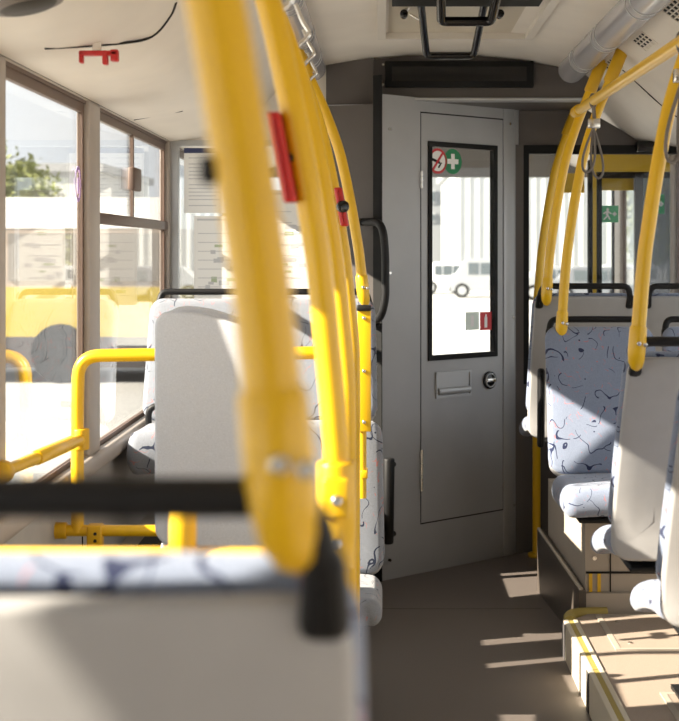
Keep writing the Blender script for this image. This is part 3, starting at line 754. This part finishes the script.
# roof hatch with hanging black handles
hx0, hx1, hy0, hy1 = 0.010, 0.545, 4.45, 5.50; zh = 2.215
rh = thing('roof_hatch', 'roof hatch with pale frame, steel catches and hanging black handles', 'roof hatch', (.28, 5.0, zh))
new_obj('hatch_frame', join(box(hx0 - .03, hx0, hy0, hy1, zh - .005, 2.26), box(hx1, hx1 + .03, hy0, hy1, zh - .005, 2.26), box(hx0, hx1, hy1 - .03, hy1, zh - .005, 2.26), box(hx0, hx1, hy0, hy0 + .03, zh - .005, 2.26)), mat('hatch_pale', (.62, .58, .52), .45), rh)
new_obj('hatch_panel', box(hx0, hx1, hy0 + .03, hy1 - .03, zh + .02, 2.25), mat('hatch_tan', (.52, .46, .36), .4), rh)
new_obj('hatch_seal', box(hx0 + .02, hx1 - .02, 4.62, 4.80, zh + .005, zh + .02), RUB, rh)
def ushape(xc, wt, wb_, y, z1, z0, r):
    return tube(fillet([(xc - wt / 2, y - .20, z1), (xc - wb_ / 2, y - .01, z0), (xc + wb_ / 2, y - .01, z0), (xc + wt / 2, y - .20, z1)], .02, 5), r, 10)
c1 = P(450, 56, 5.0); c2 = P(466, 22, 4.75)
new_obj('pull_handle', ushape(c1.x, .215, .165, 5.0, zh + .02, c1.z, .013), BLKG, rh)
new_obj('pull_handle', ushape(c2.x, .185, .165, 4.75, zh + .02, c2.z, .016), BLKG, rh)
for (px, sgn) in ((404, 1), (500, -1)):
    p = P(px, 14, 4.92)
    kn = new_obj('catch_knob', cyl((p.x, p.y + .03, p.z), (p.x, p.y - .02, p.z), .014, 14, bev=.004), BLKG, rh)
    new_obj('catch_bar', cyl((p.x, p.y, p.z), (p.x + sgn * .03, p.y, p.z + .05), .008, 10), CHROME, kn)
    new_obj('catch_wire', cyl((p.x + .02 * sgn, p.y, p.z), (p.x + .07 * sgn, p.y, p.z - .03), .004, 8), CHROME, kn)
# air vents in the sloped panel
for i, (px, py) in enumerate(((645, 41), (613, 66), (677, 10))):
    c = on_ceil(px, py); n_ = ceil_n(c.x); ex = Vector((n_.z, 0, -n_.x)); ey = Vector((0, 1, 0))
    if ex.x < 0: ex = -ex
    v = thing('air_vent', 'louvred air vent in the sloped ceiling panel, ' + ('middle one of the row', 'one beside the dark bulkhead', 'one farthest from the dark bulkhead')[i], 'vent', c, 'air vents over the platform')
    def vb(u0, u1, v0, v1, n0, n1):
        me = box(u0, u1, v0, v1, n0, n1)
        for q_ in me.vertices: q_.co = c + ex * q_.co.x + ey * q_.co.y + n_ * q_.co.z
        return me
    new_obj('backing', vb(-.032, .032, -.10, .10, -.001, .002), RUB, v)
    for k in range(5):
        u = -.032 + .064 * k / 4
        new_obj('slat', vb(u - .0022, u + .0022, -.10, .10, .002, .006), CEIL, v)
    for k in range(5):
        yy = -.10 + .2 * k / 4
        new_obj('slat', vb(-.032, .032, yy - .005, yy + .005, .002, .005), CEIL, v)

# ================================================================== stickers and notices
def disc(c, r, n=24, ex=Vector((1, 0, 0)), ez=Vector((0, 0, 1))):
    return mesh([c + ex * r * math.cos(2 * PI * k / n) + ez * r * math.sin(2 * PI * k / n) for k in range(n)], [tuple(range(n))])
DX = Vector((AT.x, AT.y, 0)); DN = Vector((AN.x, AN.y, 0)); UZ = Vector((0, 0, 1))
def dpt(px, py, n): return DP(du(px), n, dz(px, py))
def quad(c, ex, ez, w_, h_, rot=0.0):
    a = math.cos(rot) * ex + math.sin(rot) * ez; b = -math.sin(rot) * ex + math.cos(rot) * ez
    return mesh([c - a * w_ / 2 - b * h_ / 2, c + a * w_ / 2 - b * h_ / 2, c + a * w_ / 2 + b * h_ / 2, c - a * w_ / 2 + b * h_ / 2], [(0, 1, 2, 3)])
ST = 0.0
c = dpt(438.5, 161, -.0045)
s1 = thing('no_smoking_sticker', 'round white no smoking sticker with red ring on the cab door glass', 'sticker', c)
R = .056
new_obj('ring', disc(c, R, 28, DX, UZ), REDS, s1)
new_obj('face', disc(c + DN * .0006, R * .80, 28, DX, UZ), WHITE, s1)
new_obj('cigarette', quad(c + DN * .0010 + DX * -.012, DX, UZ, .05, .012, -.3), BLKG, s1)
new_obj('smoke', quad(c + DN * .0010 + DX * .012 - UZ * .018, DX, UZ, .03, .008, .9), BLKG, s1)
new_obj('slash', quad(c + DN * .0014, DX, UZ, R * 1.7, .012, .9), REDS, s1)
c = dpt(453.5, 161.5, -.0045)
s2 = thing('first_aid_sticker', 'round green sticker with white cross on the cab door glass', 'sticker', c)
new_obj('face', disc(c, R, 28, DX, UZ), GREENS, s2)
new_obj('cross', quad(c + DN * .0006, DX, UZ, .068, .022), WHITE, s2)
new_obj('cross', quad(c + DN * .0009, DX, UZ, .022, .068), WHITE, s2)
c = dpt(486.5, 321, -.0045)
s3 = thing('extinguisher_sticker', 'red rectangular fire extinguisher sticker low on the cab door glass', 'sticker', c)
new_obj('face', quad(c, DX, UZ, .075, .082), REDS, s3)
new_obj('extinguisher', quad(c + DN * .0006 - UZ * .006, DX, UZ, .018, .048), WHITE, s3)
new_obj('nozzle', quad(c + DN * .0008 + UZ * .022, DX, UZ, .010, .016), WHITE, s3)
c = dpt(473, 321, -.0045)
PALEG = mat('pale_green_sign', (.75, .85, .78), .6)
s4 = thing('pale_sticker', 'faded pale green sticker beside the red extinguisher sticker', 'sticker', c)
new_obj('face', quad(c, DX, UZ, .085, .080), PALEG, s4)
new_obj('figure', quad(c + DN * .0006, DX, UZ, .02, .05), WHITE, s4)
EX = Vector((1, 0, 0))
def exit_sign(label, px, py, w_, h_, m, flip=1):
    c = P(px, py, ED + .012)
    t = thing('exit_sticker', label, 'sticker', c, 'green exit stickers')
    N = Vector((0, -1, 0))
    new_obj('face', quad(c, EX, UZ, w_, h_), m, t)
    cc = c + N * .0008 - EX * w_ * .16
    u = h_
    new_obj('figure_head', disc(cc + UZ * u * .27 + EX * .02 * u, u * .085, 12), WHITE, t)
    new_obj('figure_torso', quad(cc + UZ * u * .06, EX, UZ, u * .14, u * .30, -.15), WHITE, t)
    for (dx, dzz, l, a) in ((-.10, -.22, .32, .8), (.09, -.2, .30, -1.1), (-.13, .08, .24, .6), (.14, .08, .24, -.6)):
        new_obj('figure_limb', quad(cc + N * .0002 + EX * u * dx + UZ * u * dzz, EX, UZ, u * l, u * .085, a), WHITE, t)
    ar = c + N * .0008 + EX * w_ * .27
    new_obj('arrow', join(quad(ar, EX, UZ, u * .10, u * .10), mesh([ar + EX * u * .14, ar + UZ * u * .14, ar - EX * u * .14, ar - UZ * u * .14], [(0, 1, 2, 3)])), WHITE, t)
GREEN2 = mat('light_green_sign', (.10, .45, .22), .5)
exit_sign('light green running-man exit sticker on the clear entrance pane', 610, 214, .085, .085, GREEN2)
exit_sign('dark green running-man exit sticker on the smoked entrance pane', 657, 204, .075, .098, GREENS)
# pictogram on the side window
yw = 4.395
c = Vector((XL - .0095, yw, CZ - (184 - VY) * yw / FPX))
wsg = thing('window_pictogram', 'small purple ring pictogram on the side window next to the pillar', 'sticker', c)
LILAC = mat('lilac_print', (.42, .28, .60), .6)
vs = []; fs = []
for k in range(24):
    for rr in (.044, .056): vs.append(c + Vector((0, rr * .75 * math.cos(k * PI / 12), rr * math.sin(k * PI / 12))))
for k in range(24): fs.append((2 * k, 2 * k + 1, (2 * k + 3) % 48, (2 * k + 2) % 48))
new_obj('ring', mesh(vs, fs), LILAC, wsg)
new_obj('figure', box(c.x, c.x + .001, c.y - .005, c.y + .005, c.z - .03, c.z + .02), LILAC, wsg)
# notices on the bulkhead glass
def notice(label, px0, py0, px1, py1, off, kind):
    a = P(px0, py1, YP + .008 - off); b = P(px1, py0, YP + .008 - off)
    y = YP + .010 - off
    t = thing('paper_notice', label, 'notice', ((a.x + b.x) / 2, y, a.z), 'paper notices on the driver bulkhead')
    new_obj('sheet', box(a.x, b.x, y - .001, y, a.z, b.z), WHITE, t)
    W = b.x - a.x; Hh = b.z - a.z
    rnd = random.Random(int(px0 * 7 + py0))
    if kind == 'list':
        new_obj('heading', box(a.x, b.x, y - .0016, y - .0011, b.z - .022, b.z), BLUEINK, t)
        z = b.z - .045; k = 0
        while z > a.z + .02:
            for (f0, f1) in ((.06, .06 + .3 + .12 * rnd.random()), (.54, .54 + .25 + .15 * rnd.random())):
                new_obj('text_line', box(a.x + W * f0, a.x + W * f1, y - .0016, y - .0011, z, z + .004), GREYINK, t)
            z -= .016 if k % 5 else .026; k += 1
    else:
        for k in range(16):
            u = rnd.uniform(.05, .75) * W; v = rnd.uniform(.05, .8) * Hh
            new_obj('printed_mark', box(a.x + u, a.x + u + rnd.uniform(.02, .05), y - .0016 - k * .00003, y - .0011, a.z + v, a.z + v + rnd.uniform(.008, .025)), rnd.choice([GREYINK, GREENINK, GREYINK]), t)
        new_obj('heading', box(a.x + W * .05, a.x + W * .6, y - .0022, y - .0011, b.z - .02, b.z - .012), GREYINK, t)
        for k in range(8):
            z = a.z + Hh * (.1 + .1 * k)
            new_obj('text_line', box(a.x + W * .06, a.x + W * rnd.uniform(.5, .92), y - .0022, y - .0017, z, z + .003), GREYINK, t)
notice('white timetable notice with navy heading on the bulkhead glass', 184, 148, 262, 213, .0, 'list')
notice('white printed map notice under the timetable on the bulkhead glass', 194, 216, 258, 305, .0, 'map')
notice('white notice with headings nearer the dark panel on the bulkhead glass', 266, 190, 312, 300, .0, 'map')

# ================================================================== outside
GZ = -0.75
tag(new_obj('ground', box(-120, 120, -40, 160, GZ - .1, GZ), mat('yard_concrete', (.46, .455, .44), .9, noise=.06, nscale=.6)), 'pale concrete yard outside', None, kind='structure')
for i, (x, y, l) in enumerate(((2.4, 40, 7),)):
    me = box(-.10, .10, -l / 2, l / 2, GZ, GZ + .006); me.transform(Matrix.Translation((x, y, 0)) @ Matrix.Rotation(.5 + .1 * i, 4, 'Z'))
    tag(new_obj('lane_marking', me, WHITE), 'white painted line on the concrete yard seen through the cab door', 'road marking')
FAC = mat('white_facade', (.55, .56, .56), .8, noise=.03, nscale=.5)
FACG = mat('grey_facade', (.42, .43, .44), .8, noise=.03, nscale=.5)
WING = mat('window_dark', (.10, .12, .13), .3)
def building(label, x0, x1, y0, y1, h, m, wins, wm=WING, ribs=0):
    t = thing('building', label, 'building', ((x0 + x1) / 2, y0, GZ))
    new_obj('walls', box(x0, x1, y0, y1, GZ, GZ + h), m, t)
    new_obj('roof_edge', box(x0 - .3, x1 + .3, y0 - .3, y1 + .3, GZ + h, GZ + h + .4), FACG, t)
    for (a, b, c_, d) in wins:
        o = new_obj('window', box(a, b, y0 - .10, y0, c_, d), FACG, t)
        n = max(1, int((b - a) / .6)); 
        for k in range(n):
            u0 = a + (b - a) * k / n + .06; u1 = a + (b - a) * (k + 1) / n - .06
            new_obj('pane', box(u0, u1, y0 - .13, y0 - .1, c_ + .1, d - .1), wm, o)
    for k in range(ribs):
        xx = x0 + (x1 - x0) * (k + .5) / ribs
        new_obj('wall_rib', box(xx - .05, xx + .05, y0 - .08, y0, GZ + .2, GZ + h - .2), m, t)
    return t
DB = 82.0
def bw(px0, px1, py0, py1, d): a = P(px0, py1, d); b = P(px1, py0, d); return (a.x, b.x, a.z, b.z)
building('grey office block with paired windows seen through the cab door', P(395, 0, DB).x, P(462, 0, DB).x, DB + 18, DB + 30, 10.5, mat('block_grey', (.27, .28, .29), .8),
         [bw(446, 458, 190, 203, DB + 18), bw(447, 456, 213, 222, DB + 18), bw(424, 436, 190, 203, DB + 18), bw(424, 436, 213, 222, DB + 18)])
building('long white ribbed hall across the yard', P(455, 0, 78).x, P(700, 0, 78).x, 78, 96, 6.6, FAC, [], ribs=26)
def vehicle(label, cx, cy, L, H, body, rz=0, cabin=(.12, .80)):
    t = thing('parked_van', label, 'van', (cx, cy, GZ), None, rz)
    Wd = 1.8
    prof_ = [(-L / 2, .30), (-L / 2, H * .55), (-L / 2 + L * .13, H * .62), (-L / 2 + L * .28, H * .97), (-L / 2 + L * .34, H), (L / 2 - .12, H), (L / 2, H * .9), (L / 2, .30)]
    new_obj('body', prism(prof_, lambda x, z: (x, -Wd / 2, z), lambda x, z: (x, Wd / 2, z)), body, t, True)
    for (a, b) in ((.30, .46), (.49, .68), (.71, .93)):
        new_obj('side_window', box(-L / 2 + L * a, -L / 2 + L * b, -Wd / 2 - .02, -Wd / 2, H * .60, H * .90), WING, t, True)
    for sx in (-.30, .30):
        for sy in (-1, 1):
            wv = new_obj('wheel', cyl((sx * L, sy * (Wd / 2 - .1), .33), (sx * L, sy * (Wd / 2 + .03), .33), .33, 18), RUB, t, True)
            new_obj('hub_cap', cyl((sx * L, sy * (Wd / 2 + .03), .33), (sx * L, sy * (Wd / 2 + .05), .33), .20, 14), FRAMEM, wv, True)
    new_obj('bumper', box(-L / 2 - .06, -L / 2 + .1, -Wd / 2, Wd / 2, .28, .50, .03), FACG, t, True)
    return t
SILV = mat('silver_body', (.45, .46, .47), .35, metal=.4)
WHB = mat('white_body', (.80, .80, .80), .35)
v0 = P(478, 297, 65)
vehicle('silver van with dark side windows parked in the yard', P(480, 0, 65).x, 65, 2.9, 1.75, SILV)
vehicle('white van parked in front of the silver van', P(443, 0, 70).x, 70, 2.2, 1.55, WHB)
for i, (px, d, m, lb) in enumerate(((556, 62, SILV, 'silver car seen through the glazed screen'), (618, 64, WHB, 'white car seen through the clear entrance pane'), (588, 60, mat('grey_body', (.20, .21, .23), .3), 'dark grey car seen behind the entrance posts'))):
    v = vehicle(lb, P(px, 0, d).x, d, 3.6, 1.45, m); v.name = 'parked_car'; v['category'] = 'car'
# yellow and white bus beyond the side windows
by = 23.0
bt = thing('parked_bus', 'yellow and white bus parked beyond the side windows', 'bus', (-6.2, by, GZ))
bx0, bx1 = -13.5, -3.3
new_obj('skirt', box(bx0, bx1, by, by + 2.5, GZ + .25, GZ + .75), mat('bus_skirt', (.07, .06, .06), .5), bt)
new_obj('body', box(bx0, bx1, by, by + 2.5, GZ + .75, GZ + 1.55), mat('bus_yellow', (.50, .38, .07), .4), bt)
new_obj('window_band', box(bx0, bx1, by + .02, by + 2.48, GZ + 1.55, GZ + 2.5), mat('bus_tan', (.40, .33, .27), .4), bt)
new_obj('roof', box(bx0, bx1, by, by + 2.5, GZ + 2.5, GZ + 3.0), WHB, bt)
for k in range(7):
    xx = bx0 + .2 + k * 1.45
    wv = new_obj('side_window', box(xx, xx + 1.25, by - .02, by + .02, GZ + 1.65, GZ + 2.42), mat('bus_window', (.22, .20, .18), .15), bt)
for xx in (-11.5, -5.2):
    new_obj('wheel', cyl((xx, by - .03, GZ + .48), (xx, by + .2, GZ + .48), .48, 20), RUB, bt)
building('pale stone building behind the parked bus', -48, -14, 70, 85, 6.0, FAC, [(-44 + 4 * k, -42 + 4 * k, 1.5, 3.5) for k in range(7)])
# trees: trunk plus crown of leaf clumps
LEAF = mat('leaf_olive', (.20, .22, .07), .8, noise=.3, nscale=3)
TRUNK = mat('bark', (.12, .085, .06), .9)
def tree(label, x, y, h, r, seed):
    rn = random.Random(seed)
    t = thing('tree', label, 'tree', (x, y, GZ), 'trees across the yard')
    new_obj('trunk', tube([(x, y, GZ), (x + .1, y, GZ + h * .4), (x, y, GZ + h * .75)], [.18, .13, .05], 8), TRUNK, t)
    vs = []; fs = []
    for k in range(2600):
        th = rn.uniform(0, 2 * PI); ph = math.acos(rn.uniform(-1, 1)); rr = r * (rn.random() ** .4) * (1 + .25 * math.sin(3 * th + seed) * math.sin(2 * ph))
        p = Vector((x + rr * math.sin(ph) * math.cos(th), y + rr * math.sin(ph) * math.sin(th), GZ + h * .66 + rr * math.cos(ph) * 1.25))
        a = Vector((rn.gauss(0, 1), rn.gauss(0, 1), rn.gauss(0, 1))).normalized(); b = a.orthogonal().normalized(); s = rn.uniform(.10, .2)
        i = len(vs); vs += [p - a * s, p + b * s * .5, p + a * s, p - b * s * .5]; fs.append((i, i + 1, i + 2, i + 3))
    cr = new_obj('crown', mesh(vs, fs), LEAF, t); cr['kind'] = 'stuff'
tree('round olive tree behind the parked bus roof', P(22, 0, 52).x, 52, 5.2, 1.6, 3)
tree('wider olive tree at the corner of the stone building', P(-25, 0, 56).x, 56, 6.0, 2.2, 5)
tree('small green tree beside the white hall', P(655, 0, 70).x, 70, 6.0, 2.0, 9)
